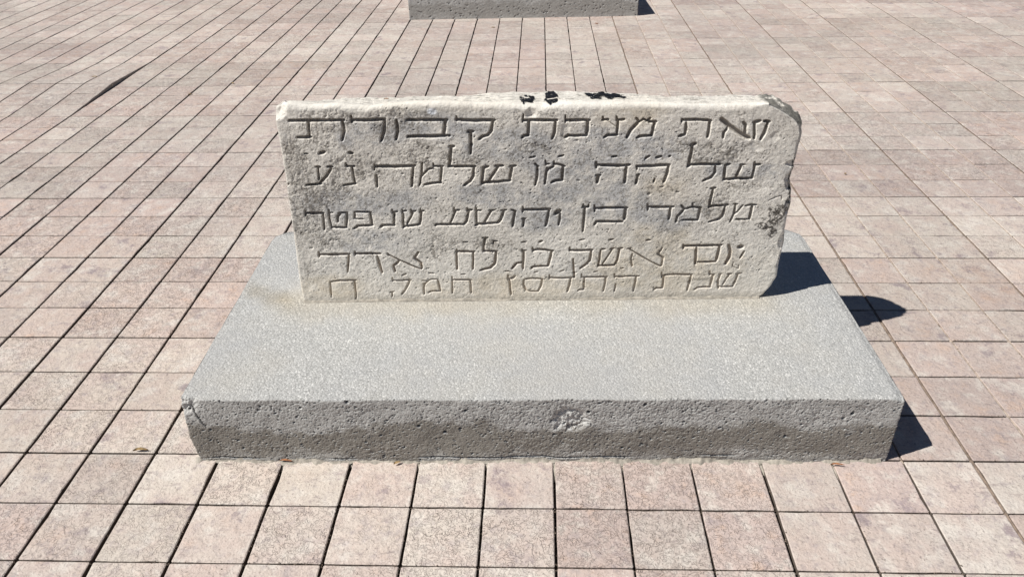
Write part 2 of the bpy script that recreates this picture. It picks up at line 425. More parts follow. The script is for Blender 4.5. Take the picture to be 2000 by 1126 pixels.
def concrete_base(name, W, L, nu, nv, hero, mat, seed):
    u = np.linspace(0, 1, nu); v = np.linspace(0, 1, nv)
    U, Vv = np.meshgrid(u, v)
    wob = lambda t, sd, a: a*fbm(t*60, sd*3.3, 0, seed+sd, 5, .62)
    zt = BH+wob(u, 1, .009); zb = -.03+0*u
    xl = -W+wob(v, 2, .012); xr = W+wob(v, 3, .012)
    if hero:                                            # worn front corners and the bulging left end
        zt -= .035*smooth(.975, 1.0, u)
        xl += .045*smooth(.42, .0, v)+.03*fbm(v*9, 1, 0, 3, 4) + .02*smooth(.9, 1, v)
        xr += .035
    X = xl[:, None]*(1-U)+xr[:, None]*U
    Z = zb[None]*(1-Vv)+zt[None]*Vv
    C = np.ones(X.shape+(3,)); D = np.zeros(X.shape)
    if hero:
        D += .020*fbm(X*2.2, Z*2.2, 0, seed, 3)
        patch = smooth(.35, .6, fbm(X*.9+4, Z*1.3, 0, seed+8, 3)*.5+.5)          # rougher and smoother patches
        rough = .45+.55*patch
        D += .0055*rough*fbm(X*9+Z*5, Z*14-X*2.5, 0, seed+20, 4, .68)
        g = fbm(X*30+Z*12, Z*38-X*9, 0, seed+30, 2)
        D += .0055*rough*smooth(.08, .38, g)+.004*fbm(X*60, Z*60, 0, seed+33, 2)
        pits_on(X, Z, D, C, 3600, .007, .020, .016, seed+1, .5)
        pits_on(X, Z, D, C, 160, .014, .034, .05, seed+2, .65)
        # spalled patch a little right of the middle, showing rough broken cement
        qx, qz = X-.45, Z-.80
        q = smooth(1.15, .75, np.sqrt((qx/.26)**2+(qz/.24)**2)+.45*fbm(X*8, Z*8, 0, 77, 3))
        D += q*(.035+.04*fbm(X*13, Z*13, 0, 78, 4, .7)); C *= (1+q*.22)[..., None]
        # broken upper left corner with a crack
        q = smooth(.36, .16, np.hypot((X+W)*1.0, (Z-BH)*1.0)+.08*fbm(X*7, Z*7, 0, 79, 3))
        D += q*(.045+.045*fbm(X*12, Z*12, 0, 80, 4, .7)); C *= (1+q*.18)[..., None]
        cx_ = -4.90+.13*(BH-.12-Z)*3+.02*fbm(Z*18, 2, 0, 81, 3)
        q = smooth(.016, .003, np.abs(X-cx_))*smooth(.62, .72, Z)*smooth(1.08, .98, Z)
        D += q*.06; C *= (1-.7*q)[..., None]
        # the ragged crack along the foot
        for a0, a1, h0 in ((-1.9, 1.5, .075), (-5.0, -3.9, .06), (2.2, 3.0, .12), (-3.2, -2.5, .05)):
            zc = h0+.022*fbm(X*3, 5, 0, 82, 4)
            q = smooth(.016, .004, np.abs(Z-zc))*smooth(a0, a0+.5, X)*smooth(a1, a1-.5, X)
            D += q*.05; C *= (1-.55*q)[..., None]
        D += .03*smooth(.18, .0, Z)*fbm(X*2, 9, 0, 83, 3)
        low = smooth(.10, .03, Z+.03*fbm(X*5, 0, 0, 84, 3)); C *= (1-.15*low)[..., None]
    else:
        D += .009*fbm(X*9, Z*14, 0, seed+20, 4, .68)
        pits_on(X, Z, D, C, 500, .014, .05, .03, seed+1, .4)
    e = np.minimum(np.minimum(X-xl[:, None], xr[:, None]-X), zt[None]-Z)
    D += .012*(1-np.clip(e/.02, 0, 1))**2
    Yf = D
    ts = np.concatenate([np.linspace(.004, .25, 22), np.linspace(.3, L, 26)])
    def ring(t):
        def f(bx, by, bz):
            e_ = np.clip((t-(L-.35))/.35, 0, 1)         # back corners are rounded off in plan
            shrink = .24*(1-np.sqrt(np.maximum(0, 1-e_**2)))
            k = np.sign(bx)*smooth(W-.4, W, np.abs(bx))
            side = smooth(W-.06, W-.02, np.abs(bx))
            x = bx-k*shrink
            x = x+np.sign(bx)*side*.010*fbm(bz*9, t*9, 0, seed+5, 4)
            topn = smooth(BH-.06, BH-.02, bz)
            dec = max(0.0, 1-t/.05)
            z = bz*(1-topn*(1-dec))+topn*(1-dec)*BH+topn*(.006*fbm(bx*1.5, t*1.5, 0, seed+7, 2))
            y = by*max(0, 1-t/.25)+t
            return np.stack([x, y, z], 1)
        return f
    def cf(V, nf):
        c = np.ones((len(V), 3)); c[:nf] = C.reshape(-1, 3)
        if hero:
            top = V[:, 2] > BH-.04
            d = np.hypot(np.maximum(0, np.abs(V[:, 0]+.13)-3.85), V[:, 1]-2.55)          # earth-brown bloom at the stone's foot
            q = smooth(.75, .0, d+.3*fbm(V[:, 0]*2.5, V[:, 1]*2.5, 0, 91, 4))*top
            q2 = smooth(.32, .08, np.abs(V[:, 1]-2.85+.5*(V[:, 0]+4.7)+.12*fbm(V[:, 0]*3, 1, 0, 92, 3)))*smooth(-3.9, -4.3, V[:, 0])*smooth(-5.2, -4.8, V[:, 0])*top
            c *= 1-(q*.14)[:, None]*np.array([.2, .5, 1.0])-(q2*.22)[:, None]*np.array([.7, .9, 1.2])
        return c
    return block(name, nu, nv, X, Z, Yf, [ring(t) for t in ts], mat, cf)

base = link('concrete_base', concrete_base('concrete_base', 5.025, 5.10, 1150, 135, True, M_CONC, 5))
base.location = (-.285*T, 1.915*T, 0); base.rotation_euler.z = .013
tag(base, 'broad low grey concrete plinth carrying the inscribed stone, chipped at its front left corner', 'plinth')

base2 = link('concrete_base', concrete_base('concrete_base', 5.06, 5.1, 420, 60, False, M_CONC2, 9))
base2.location = (-.98*T, 29.70*T, 0); base2.rotation_euler.z = .036
tag(base2, 'grey concrete plinth further back on the tiles, cut off by the top edge', 'plinth')

# cement smeared along the foot of the near base
def fillet(name, path_fn, n, w0, h0, seed, parent, mat=M_MORTAR, amp=1.1):
    t = np.linspace(0, 1, n); V = []; K = 5
    wv = w0*(1+amp*fbm(t*n*.11, seed, 0, seed, 4, .6)); hv = h0*(1+amp*fbm(t*n*.13, seed+2, 0, seed+1, 4, .6))
    for k in range(K):
        s = k/(K-1)
        p = np.array([path_fn(q) for q in t])
        nrm = p[:, 2:4]
        o = wv*(1-s)*1.0; z = hv*s**1.6-.004
        V.append(np.stack([p[:, 0]+nrm[:, 0]*(o-.02), p[:, 1]+nrm[:, 1]*(o-.02), z+.006*fbm(t*n*.4, k*.7, 0, seed+4, 3)*(0 < k < K-1)], 1))
    V = np.concatenate(V); idx = np.arange(n*K).reshape(K, n)
    Q = np.stack([idx[:-1, :-1], idx[:-1, 1:], idx[1:, 1:], idx[1:, :-1]], -1).reshape(-1, 4)
    return link(name, mesh_np(name, V*T, Q, mat), parent)
fillet('mortar_edge', lambda q: (-5.03+10.0*q, 0.0, 0, -1), 700, .080, .045, 41, base)
fillet('mortar_edge', lambda q: (-5.0, 5.0*(1-q)+.02, -1, 0), 120, .04, .04, 42, base)

# cement that ran into the joints in front of the base
for i, ln in ((-4, .20), (-3, .10), (-2, .16), (-1, .12), (0, .35), (1, .22), (2, .12), (3, .18), (4, .30)):
    r = random.Random(i+50); n = 9; V = []
    for k in range(n):
        t_ = k/(n-1); yy = 1.90-ln*t_; ww = .019
        for s in (-1, 1): V.append(((gx(i)+s*ww), yy, -.0125-.0+ (.0095-.009*t_*t_)/1.0+r.gauss(0, .0006)))
    V = np.array(V)*np.array([T, T, 1]); idx = np.arange(2*n).reshape(n, 2)
    Q = np.stack([idx[:-1, 0], idx[1:, 0], idx[1:, 1], idx[:-1, 1]], -1)[:, ::-1]
    link('joint_mortar', mesh_np('joint_mortar', V, Q, M_MORTAR), pavement)

# sand that fills the joints of the right-hand paving almost to the brim
for i in range(3, 34):
    r = random.Random(i+900); y0_, y1_ = {3: (7.4, 30), 4: (7.2, 31), 5: (1.9, 33)}.get(i, (max(-4.0, (i-12)*1.1-3), 36))
    n = int((y1_-y0_)*3); yy = np.linspace(y0_, y1_, n); zz = (-.0036 if i % 3 else -.0060)+.0012*fbm(yy*.9, i*3.1, 0, 5, 3)
    zz -= .006*smooth(.5, 0, yy-y0_)
    V = np.concatenate([np.stack([(gx(i)+s*.030+0*yy)*T, yy*T, zz], 1) for s in (-1, 1)])
    idx = np.arange(2*n).reshape(2, n)
    Q = np.stack([idx[0, :-1], idx[1, :-1], idx[1, 1:], idx[0, 1:]], -1)
    link('joint_sand', mesh_np('joint_sand', V, Q, M_SAND if i % 3 else M_SAND2), pavement)

# ------------------------------------------------------------------ the inscribed stone
STROKES=[(13,5.5,(-3942,4284,-3650,4283,-3135,4281)),(13,5.5,(-3157,4266,-3149,4113,-3194,3976)),(12,5.5,(-3661,4264,-3677,4023)),
(12,5.5,(-3859,4028,-3649,4030)),(10,5.5,(-3020,4343,-3017,4248)),(14,5.5,(-3021,4280,-2791,4277,-2529,4285)),
(14,5.5,(-2532,4258,-2562,4106,-2616,3960)),(13,5.5,(-2362,4264,-2354,4103,-2397,3974)),(14,5.5,(-2209,4270,-1902,4270,-1619,4270)),
(14,5.5,(-1640,4254,-1679,4030)),(14,5.5,(-2214,4020,-1904,4020,-1594,4026)),(6,5.5,(-3789,3774,-3735,3768)),
(14,5.5,(-3561,3774,-3488,3793)),(12,5.5,(-3121,3777,-3067,3768)),(10,5.5,(-3648,3557,-3584,3559)),
(9,5.5,(-3617,3548,-3630,3351)),(9,5.5,(-3473,3558,-3394,3554)),(12,5.5,(-3423,3520,-3511,3401,-3621,3299)),
(11,5.5,(-3835,3262,-3607,3281)),(7,5.5,(-3186,3610,-3180,3554)),(9,5.5,(-3180,3554,-3061,3556)),
(11,5.5,(-3100,3524,-3087,3275)),(10,5.5,(-3266,3251,-3071,3271)),(8,5.5,(-2755,3576,-2763,3495)),
(14,5.5,(-2753,3551,-2444,3545,-2150,3559)),(11,5.5,(-2752,3409,-2748,3219)),(12,5.5,(-2173,3539,-2218,3221)),
(9,5.5,(-2028,3604,-2061,3384,-2105,3229)),(9,5.5,(-2053,3384,-1957,3494,-1877,3518)),(8,5.5,(-1864,3589,-1859,3543)),
(9,5.5,(-1859,3548,-1717,3547)),(11,5.5,(-1743,3533,-1778,3277)),(11,5.5,(-2023,3248,-1893,3275,-1765,3280)),
(7,5.5,(-4163,3227,-4097,3287)),(7,5.5,(-1477,4324,-1476,4244)),(14,5.5,(-1483,4265,-1208,4255,-925,4258)),
(13,5.5,(-949,4237,-976,4094,-1024,4030,-1110,4007,-1158,3966)),(13,5.5,(-1276,4090,-1291,3746)),(14,5.5,(-1311,4082,-1243,4086)),
(7,5.5,(-497,4342,-513,4224)),(13,5.5,(-505,4248,-246,4255,-9,4246)),(12,5.5,(-418,4226,-430,4014)),
(12,5.5,(-523,3980,-492,4012,-422,4017)),(12,5.5,(-27,4210,-42,4074,-75,3961)),(7,5.5,(116,4319,115,4208)),
(12,5.5,(121,4241,471,4243)),(14,5.5,(445,4220,433,4003)),(12,5.5,(118,3972,164,4007,434,4000)),
(7,5.5,(660,4288,667,4233)),(9,5.5,(654,4238,745,4243)),(9,5.5,(865,4286,873,4222)),
(11,5.5,(868,4229,974,4240)),(11,5.5,(887,4214,879,4014)),(5,1.5,(731,4224,826,4159,873,4126)),
(11,5.5,(697,3972,741,4003,887,4004)),(11,5.5,(-1606,3857,-1535,3861)),(13,5.5,(-1575,3857,-1600,3683,-1624,3540)),
(12,5.5,(-1629,3540,-1442,3543,-1237,3536)),(12,5.5,(-1250,3519,-1272,3374,-1323,3297,-1417,3229)),(12,5.5,(-1119,3522,-1040,3533)),
(12,5.5,(-929,3544,-811,3544)),(11,5.5,(-708,3532,-622,3542)),(13,5.5,(-1108,3509,-1145,3252)),
(12,5.5,(-887,3523,-956,3422,-1023,3311)),(12,5.5,(-677,3524,-712,3316)),(12,5.5,(-1144,3255,-1072,3277,-888,3280,-704,3302)),
(9,5.5,(-408,3665,-330,3681)),(8,5.5,(-330,3567,-275,3519)),(11,5.5,(-291,3516,-299,3362,-326,3225)),
(7,5.5,(-173,3615,-165,3548)),(8,5.5,(-165,3556,-110,3561)),(10,5.5,(-152,3497,-179,3240)),
(10,5.5,(-156,3429,-117,3488,-46,3516)),(7,5.5,(-46,3605,-45,3546)),(11,5.5,(-47,3555,40,3549,119,3519)),
(12,5.5,(91,3494,83,3297)),(12,5.5,(-75,3260,-20,3290,91,3292)),(8,5.5,(22,3676,100,3692)),
(9,5.5,(588,3586,595,3488)),(14,5.5,(594,3535,1018,3520)),(11,5.5,(600,3368,660,3371)),
(13,5.5,(632,3359,618,3248)),(9,5.5,(827,3666,897,3675)),(12,5.5,(1018,3521,1096,3532)),
(13,5.5,(1049,3482,1041,3346,1037,3243)),(8,5.5,(1150,4258,1208,4194)),(13,5.5,(1192,4202,1078,4076,1031,3963)),
(8,5.5,(1207,4202,1258,4241,1290,4225)),(9,5.5,(1306,4209,1356,4255)),(11,5.5,(1345,4197,1443,4207)),
(12,5.5,(1425,4191,1393,3999)),(12,5.5,(1178,3958,1215,3980,1394,3994)),(7,5.5,(1816,4239,1815,4186)),
(12,5.5,(1822,4223,2011,4227,2241,4208)),(11,5.5,(1887,4177,1882,4001)),(12,5.5,(1800,3973,1874,3998)),
(12,5.5,(2230,4197,2226,4077,2216,3956)),(20,5.5,(2398,4231,2509,4130,2677,4015,2825,3937)),(10,5.5,(2511,4114,2446,4026,2448,3945)),
(12,5.5,(2718,4183,2752,4134,2764,3990)),(14,5.5,(2867,4181,2956,4199)),(11,5.5,(2881,4173,2912,3923)),
(12,5.5,(3017,4195,3094,4186)),(12,5.5,(3077,4178,3054,4051,3006,3906)),(11,5.5,(1324,3630,1384,3671)),
(11,5.5,(1488,3642,1564,3664)),(10,5.5,(1684,3659,1697,3659)),(8,5.5,(1203,3523,1211,3455)),
(13,5.5,(1207,3511,1458,3514,1693,3525)),(10,5.5,(1209,3361,1256,3374)),(11,5.5,(1230,3361,1214,3223)),
(13,5.5,(1687,3495,1660,3356,1629,3249)),(8,5.5,(1487,3306,1476,3246)),(16,5.5,(1991,3834,2050,3856)),
(13,5.5,(2013,3837,2004,3705,1977,3505)),(12,5.5,(1975,3488,2022,3524,2209,3532,2461,3519)),(11,5.5,(2387,3483,2399,3381,2344,3313,2231,3254)),
(10,5.5,(2532,3515,2601,3522)),(12,5.5,(2541,3506,2545,3276)),(9,5.5,(2759,3512,2821,3519)),
(11,5.5,(2775,3486,2723,3308)),(11,5.5,(2971,3506,3063,3516)),(10,5.5,(2969,3551,2980,3442,2968,3305)),
(12,5.5,(2538,3273,2773,3287,2970,3292)),(10,5,(2364,3131,2435,3139)),(11,5,(2400,3122,2385,2982,2370,2865)),
(5,1.5,(3279,2918,3359,2971,3459,2996)),(5,1.5,(3459,2996,3477,2934)),(9,5,(-3925,2829,-3931,2738)),
(13,5,(-3924,2783,-3646,2780)),(11,5,(-3651,2762,-3670,2487)),(10,5,(-3552,2842,-3561,2679,-3547,2513)),
(8,5,(-3560,2784,-3497,2791)),(11,5,(-3545,2528,-3308,2525)),(12,5,(-3270,2767,-3316,2529)),
(9,5,(-3399,2783,-3260,2785)),(12,5,(-3375,2777,-3427,2723,-3435,2632)),(9,5,(-3152,2792,-2898,2795)),
(9,5,(-3150,2783,-3166,2678)),(7,5,(-3158,2674,-3026,2676)),(12,5,(-2911,2781,-2901,2570)),
(12,5,(-3195,2505,-3132,2549,-2890,2565)),(8,5,(-2560,2831,-2557,2767)),(8,5,(-2556,2785,-2481,2797)),
(12,5,(-2529,2776,-2552,2566)),(12,5,(-2770,2526,-2734,2559,-2543,2564)),(8,5,(-2405,2829,-2406,2756)),
(9,5,(-2408,2793,-2341,2810)),(8,5,(-2266,2827,-2263,2758)),(9,5,(-2270,2782,-2195,2803)),
(8,5,(-2119,2825,-2120,2768)),(9,5,(-2131,2780,-2064,2801)),(11,5,(-2395,2756,-2411,2515)),
(9,5,(-2239,2764,-2344,2582)),(11,5,(-2104,2767,-2146,2580)),(12,5,(-2409,2530,-2148,2563)),
(11,5,(-1893,2540,-1884,2559,-1658,2565)),(12,5,(-1820,2563,-1605,2561,-1449,2566)),(8,5,(-1593,2855,-1597,2774)),
(10,5,(-1596,2805,-1510,2813)),(9,5,(-1387,2844,-1386,2790)),(11,5,(-1389,2806,-1315,2811)),
(9,5,(-1564,2792,-1661,2593)),(12,5,(-1362,2790,-1405,2617,-1449,2563)),(8,5,(-1248,2851,-1243,2770)),
(10,5,(-1242,2797,-1177,2805)),(9,5,(-1047,2804,-965,2806)),(9,5,(-859,2798,-778,2804)),
(11,5,(-1243,2788,-1252,2551)),(10,5,(-1015,2785,-1135,2587)),(13,5,(-824,2774,-872,2629,-914,2584)),
(12,5,(-1269,2542,-1227,2564,-914,2580)),(9,5,(-697,2809,-632,2781)),(12,5,(-645,2776,-685,2517)),
(8,5,(-520,2861,-518,2762)),(13,5,(-518,2801,-306,2804,-95,2805)),(9,5,(-535,2647,-486,2647)),
(10,5,(-506,2643,-517,2515)),(12,5,(-111,2784,-134,2639,-162,2520)),(22,5,(0,2728,52,2773)),
(10,5,(69,2719,39,2527)),(8,5,(414,2889,420,2835)),(9,5,(503,2881,501,2834)),
(11,5,(407,2839,504,2841)),(11,5,(446,2831,428,2421)),(8,5,(592,2874,601,2761)),
(12,5,(599,2812,829,2823,1059,2824)),(11,5,(1059,2820,1104,2820)),(14,5,(1079,2797,1070,2625)),
(12,5,(605,2535,636,2590,1036,2585)),(7,4.5,(-1472,2242,-1406,2242)),(8,4.5,(-1588,2105,-1591,2057)),
(10,4.5,(-1591,2057,-1599,1903,-1595,1747)),(11,4.5,(-1599,2067,-1304,2069)),(10,4.5,(-1323,2054,-1340,1744)),
(9,4.5,(-1161,2314,-1087,2317)),(11,4.5,(-1128,2314,-1165,2076)),(10,4.5,(-1165,2068,-943,2069)),
(12,4.5,(-957,2050,-983,1838,-1053,1770,-1216,1729)),(7,4.5,(-997,2250,-930,2250)),(6,4.5,(-997,2250,-998,2203)),
(8,4.5,(-539,2226,-473,2244)),(8,4.5,(-541,2103,-538,2061)),(8,4.5,(-541,2080,-474,2079)),
(11,4.5,(-512,2074,-527,1745)),(11,4.5,(-534,1862,-628,1844,-705,1747)),(12,4.5,(-265,2229,-223,2247)),
(8,4.5,(-373,2130,-365,2053)),(12,4.5,(-365,2067,-289,2096,-47,2069)),(12,4.5,(-63,2059,-87,1925,-120,1809)),
(10,4.5,(-391,1749,-365,1782,-120,1793)),(7,4.5,(375,2263,457,2271)),(8,4.5,(225,2132,230,2066)),
(12,4.5,(229,2081,413,2077,589,2086)),(12,4.5,(569,2062,554,1879,489,1812,406,1740)),(9,4.5,(287,1921,297,1726,309,1568)),
(9,4.5,(843,2258,913,2272)),(8,4.5,(722,2095,788,2099)),(8,4.5,(872,2097,930,2106)),
(8,4.5,(1005,2101,1072,2108)),(9,4.5,(723,2070,693,1780)),(7,4.5,(898,2077,759,1819)),
(10,4.5,(1023,2085,1000,1894,954,1797)),(10,4.5,(701,1792,954,1797)),(9,4.5,(-3818,2092,-3823,2001)),
(13,4.5,(-3817,2040,-3581,2037,-3326,2042)),(10,4.5,(-3339,2009,-3393,1707)),(8,4.5,(-3231,2095,-3236,2018)),
(12,4.5,(-3232,2051,-2819,2052)),(12,4.5,(-2874,2004,-2851,1819,-2829,1701)),(8,4.5,(-2703,2060,-2679,2016)),
(9,4.5,(-2702,2041,-2478,1903,-2315,1813,-2184,1753)),(11,4.5,(-2531,1913,-2630,1817,-2614,1718)),(11,4.5,(-2211,2068,-2278,1969,-2176,1861,-2174,1769)),
(8,2.8,(-3709,1531,-3713,1410,-3718,1267)),(9,2.8,(-3709,1527,-3541,1557,-3283,1556)),(8,2.8,(-3306,1537,-3302,1324,-3317,1191)),
(6,2.8,(-2671,1600,-2674,1530)),(8,2.8,(-2673,1544,-2363,1547)),(9,2.8,(-2390,1527,-2472,1376,-2542,1275)),
(7,2.8,(-2739,1308,-2667,1328)),(7,2.8,(-2700,1308,-2712,1226)),(7,2.8,(-2509,1642,-2439,1667)),
(6,2.8,(-2184,1531,-2115,1534)),(8,2.8,(-2126,1494,-2160,1454,-2172,1271)),(6,2.8,(-2117,1498,-2044,1563,-1924,1562)),
(8,2.8,(-1926,1532,-1895,1340)),(8,2.8,(-2097,1301,-2042,1331,-1895,1334)),(6,2.8,(-2061,1677,-1985,1672)),
(6,2.8,(-1543,1651,-1475,1656)),(6,2.8,(-1691,1609,-1691,1545)),(8,2.8,(-1691,1545,-1700,1287)),
(9,2.8,(-1691,1545,-1377,1546)),(9,2.8,(-1395,1526,-1388,1294)),(6,2.8,(-817,1699,-757,1702)),
(7,2.8,(-775,1629,-769,1539)),(10,2.8,(-768,1549,-700,1563,-656,1608)),(9,2.8,(-748,1529,-730,1266)),
(6,2.8,(-340,1674,-289,1689)),(9,2.8,(-515,1527,-521,1437,-479,1345)),(8,2.8,(-503,1547,-374,1567,-203,1549)),
(9,2.8,(-212,1533,-237,1413,-280,1323)),(7,2.8,(-461,1339,-375,1318,-280,1323)),(6,2.8,(77,1693,136,1712)),
(6,2.8,(-93,1632,-92,1542)),(9,2.8,(-92,1572,87,1566,283,1576)),(9,2.8,(249,1558,235,1428,203,1307)),
(6,2.8,(629,1675,688,1686)),(6,2.8,(427,1636,432,1566)),(9,2.8,(428,1570,650,1574,846,1582)),
(8,2.8,(477,1556,469,1355)),(8,2.8,(376,1316,401,1342,470,1341)),(9,2.8,(829,1572,799,1301)),
(6,2.8,(962,1640,971,1561)),(8,2.8,(970,1580,1131,1579)),(8,2.8,(1130,1587,1368,1590)),
(7,2.8,(995,1440,980,1299)),(9,2.8,(1326,1577,1308,1457,1293,1296)),(6,2.8,(1059,1733,1109,1741)),
(8,4.5,(1413,2882,1426,2775)),(13,4.5,(1422,2831,1624,2825,1810,2830)),(12,4.5,(1775,2807,1764,2617)),
(9,4.5,(1936,2858,1992,2786)),(11,4.5,(1992,2781,1897,2670,1879,2561)),(10,4.5,(2000,2781,2062,2812,2117,2821)),
(7,4.5,(2110,2892,2117,2826)),(11,4.5,(2117,2822,2248,2806)),(12,4.5,(2233,2792,2221,2603)),
(10,4.5,(1978,2593,2222,2597)),(11,5,(2383,3039,2379,2933,2369,2809)),(12,5,(2368,2818,2463,2834,2655,2845)),
(11,5,(2618,2815,2596,2662,2546,2608,2397,2559)),(7,5,(2749,2867,2805,2862)),(9,5,(2780,2848,2771,2696,2727,2551)),
(7,5,(2788,2687,2849,2776,2889,2842)),(9,5,(2938,2834,3009,2846,3090,2839)),(12,5,(3037,2819,3027,2602)),
(8,5,(2816,2596,3027,2597)),(9,4.5,(2036,2159,2043,2084)),(13,4.5,(2047,2131,2262,2138,2643,2143)),
(12,4.5,(2247,2091,2264,1802)),(13,4.5,(2618,2106,2593,1866)),(10,4.5,(2302,1837,2587,1841)),
(15,4.5,(2759,2142,2809,2008,2796,1912,2752,1797)),(20,4.5,(2930,2102,2980,2105)),(9,4.5,(3024,2025,2974,1895)),
(7,2.8,(1151,2094,1200,2102)),(8,2.8,(1167,2093,1447,1908,1702,1769)),(8,2.8,(1232,1997,1212,1911,1246,1774)),
(9,2.8,(1700,2106,1642,1993,1731,1924,1718,1779)),(9,4.5,(1443,2247,1497,2254)),(6,2.8,(1737,1651,1742,1552)),
(9,2.8,(1750,1596,1944,1617,2225,1606)),(9,2.8,(1770,1582,1770,1352)),(9,2.8,(1635,1323,1667,1349,1770,1352)),
(9,2.8,(2219,1577,2200,1428,2178,1307)),(8,2.8,(2507,1663,2523,1593)),(8,2.8,(2522,1597,2589,1606)),
(10,2.8,(2574,1593,2548,1374)),(9,2.8,(2296,1322,2345,1354,2558,1363)),(8,2.8,(2691,1605,2663,1483,2690,1332)),
(7,2.8,(2666,1602,2708,1609)),(7,2.8,(2809,1608,2868,1611)),(7,2.8,(2945,1609,3029,1614)),
(7,2.8,(2847,1604,2789,1501,2750,1402)),(9,2.8,(2972,1598,2953,1479,2923,1380)),(8,2.8,(2695,1358,2925,1368)),
(5,1.5,(2875,1825,2868,1747,2966,1707,2965,1775))]

LEFT = [(-4.203,1.153),(-4.21,1.601),(-4.181,2.314),(-4.165,2.767),(-4.156,3.117),(-4.138,3.415),(-4.138,3.788),(-4.136,4.069),(-4.152,4.329),(-4.128,4.437),(-4.073,4.505),(-3.947,4.54)]
RIGHT = [(3.338,1.145),(3.448,1.194),(3.556,1.371),(3.622,1.536),(3.622,1.9),(3.639,2.152),(3.613,2.408),(3.616,2.632),(3.635,2.851),(3.605,3.067),(3.559,3.263),(3.575,3.487),(3.588,3.772),(3.58,3.995),(3.55,4.121),(3.474,4.223),(3.34,4.317),(3.20,4.40),(3.10,4.45),(3.06,4.458)]
TOP = [(-3.952,4.542),(-3.628,4.514),(-3.181,4.516),(-2.739,4.48),(-2.439,4.507),(-2.066,4.532),(-1.695,4.543),(-1.179,4.513),(-.661,4.506),(-.44,4.481),(-.218,4.455),(.077,4.497),(.594,4.482),(.963,4.485),(1.553,4.47),(2.144,4.439),(2.584,4.449),(3.023,4.458)]
BACKTOP = [(-4.155,4.391),(-3.652,4.392),(-3.021,4.424),(-2.24,4.43),(-1.46,4.436),(-.992,4.477),(-.603,4.496),(.094,4.486),(.713,4.47),(1.257,4.416),(1.647,4.387),(2.419,4.393),(3.286,4.373)]
GREY = [(-.671,3.866,.8,.29),(.325,3.527,.98,.29),(1.232,3.761,1.07,.26),(.656,2.973,1.07,.36),(3.031,3.386,.45,.14),(2.566,3.417,.36,.15),(-3.069,2.93,1.07,.26),(-2.786,4.052,.54,.21),(.689,4.008,.54,.15),(1.702,2.698,.54,.26),(-.29,2.632,.54,.21),(-.999,3.079,.71,.21),(-1.644,4.156,.71,.26),(-2.989,2.208,.54,.26)]
DARK = [(2.378,3.707,.49,.23),(1.909,3.833,.27,.14),(-2.155,4.357,.4,.14),(-2.204,3.764,.36,.26),(-2.461,4.284,.45,.26),(-3.361,4.295,.45,.21),(-3.539,4.101,.27,.41),(-3.972,2.764,.36,.52),(-3.931,3.538,.27,.52),(-3.633,2.308,.45,.19),(-1.442,3.672,.36,.15),(2.819,3.246,.36,.16),(2.477,2.865,.31,.31),(-.367,3.822,.27,.1),(-1.025,2.186,.36,.15),(-.069,4.369,.18,.1),(-.588,4.33,.07,.14),(-1.761,2.194,.36,.21),(-3,3.527,.54,.26),(-3.523,3.109,.36,.31)]
BLACK = [(3.434,2.634,.12,.23),(3.323,2.474,.16,.06),(3.436,2.364,.08,.1),(3.473,2.783,.16,.07),(3.605,2.938,.07,.23),(3.575,3.446,.04,.31)]
TAN = [(1.78,1.778,1.43,.52),(-.71,1.417,1.79,.26),(-3.666,1.448,.71,.26),(1.118,4.353,.54,.31),(1.669,3.09,.54,.31),(-1.772,4.506,1.79,.14),(1.652,2.339,.54,.26)]
OX, OY = -.33, 4.492-.0215*.33                          # the stone's own origin, in tiles
ZB = BH-.02

nu, nv = 1020, 440
u = np.linspace(0, 1, nu); v = np.linspace(0, 1, nv)
U, Vv = np.meshgrid(u, v)
zs = ZB+(4.50-ZB)*v
# the left and right outlines give x for each height, the top outline bends the upper rows
Lx = np.interp(zs, [p[1] for p in LEFT], [p[0] for p in LEFT]); Rx = np.interp(zs, [p[1] for p in RIGHT], [p[0] for p in RIGHT])
Lx[zs > 4.43] = np.interp(zs[zs > 4.43], [4.43, 4.50], [-4.115, -4.00])
ker = np.ones(5)/5
Lx = np.concatenate([Lx[:2], np.convolve(Lx, ker, 'valid'), Lx[-2:]]); Rx = np.concatenate([Rx[:2], np.convolve(Rx, ker, 'valid'), Rx[-2:]])
Lx += .010*fbm(zs*5, 1.5, 0, 7, 4); Rx += .008*fbm(zs*6, 2.5, 0, 8, 4)
X = Lx[:, None]*(1-U)+Rx[:, None]*U
tx_ = np.array([p[0] for p in TOP]); tz_ = np.array([p[1] for p in TOP])
tz = np.interp(X[-1], tx_, tz_)+.010*fbm(X[-1]*5, 3.5, 0, 9, 4)
f_ = smooth(.72, 1.0, Vv)
Z = zs[:, None]+f_*(tz[None]-4.50)
Z = Z+(1-smooth(.0, .05, Vv))*(.012*fbm(X*2.5, 0, 0, 10, 3))

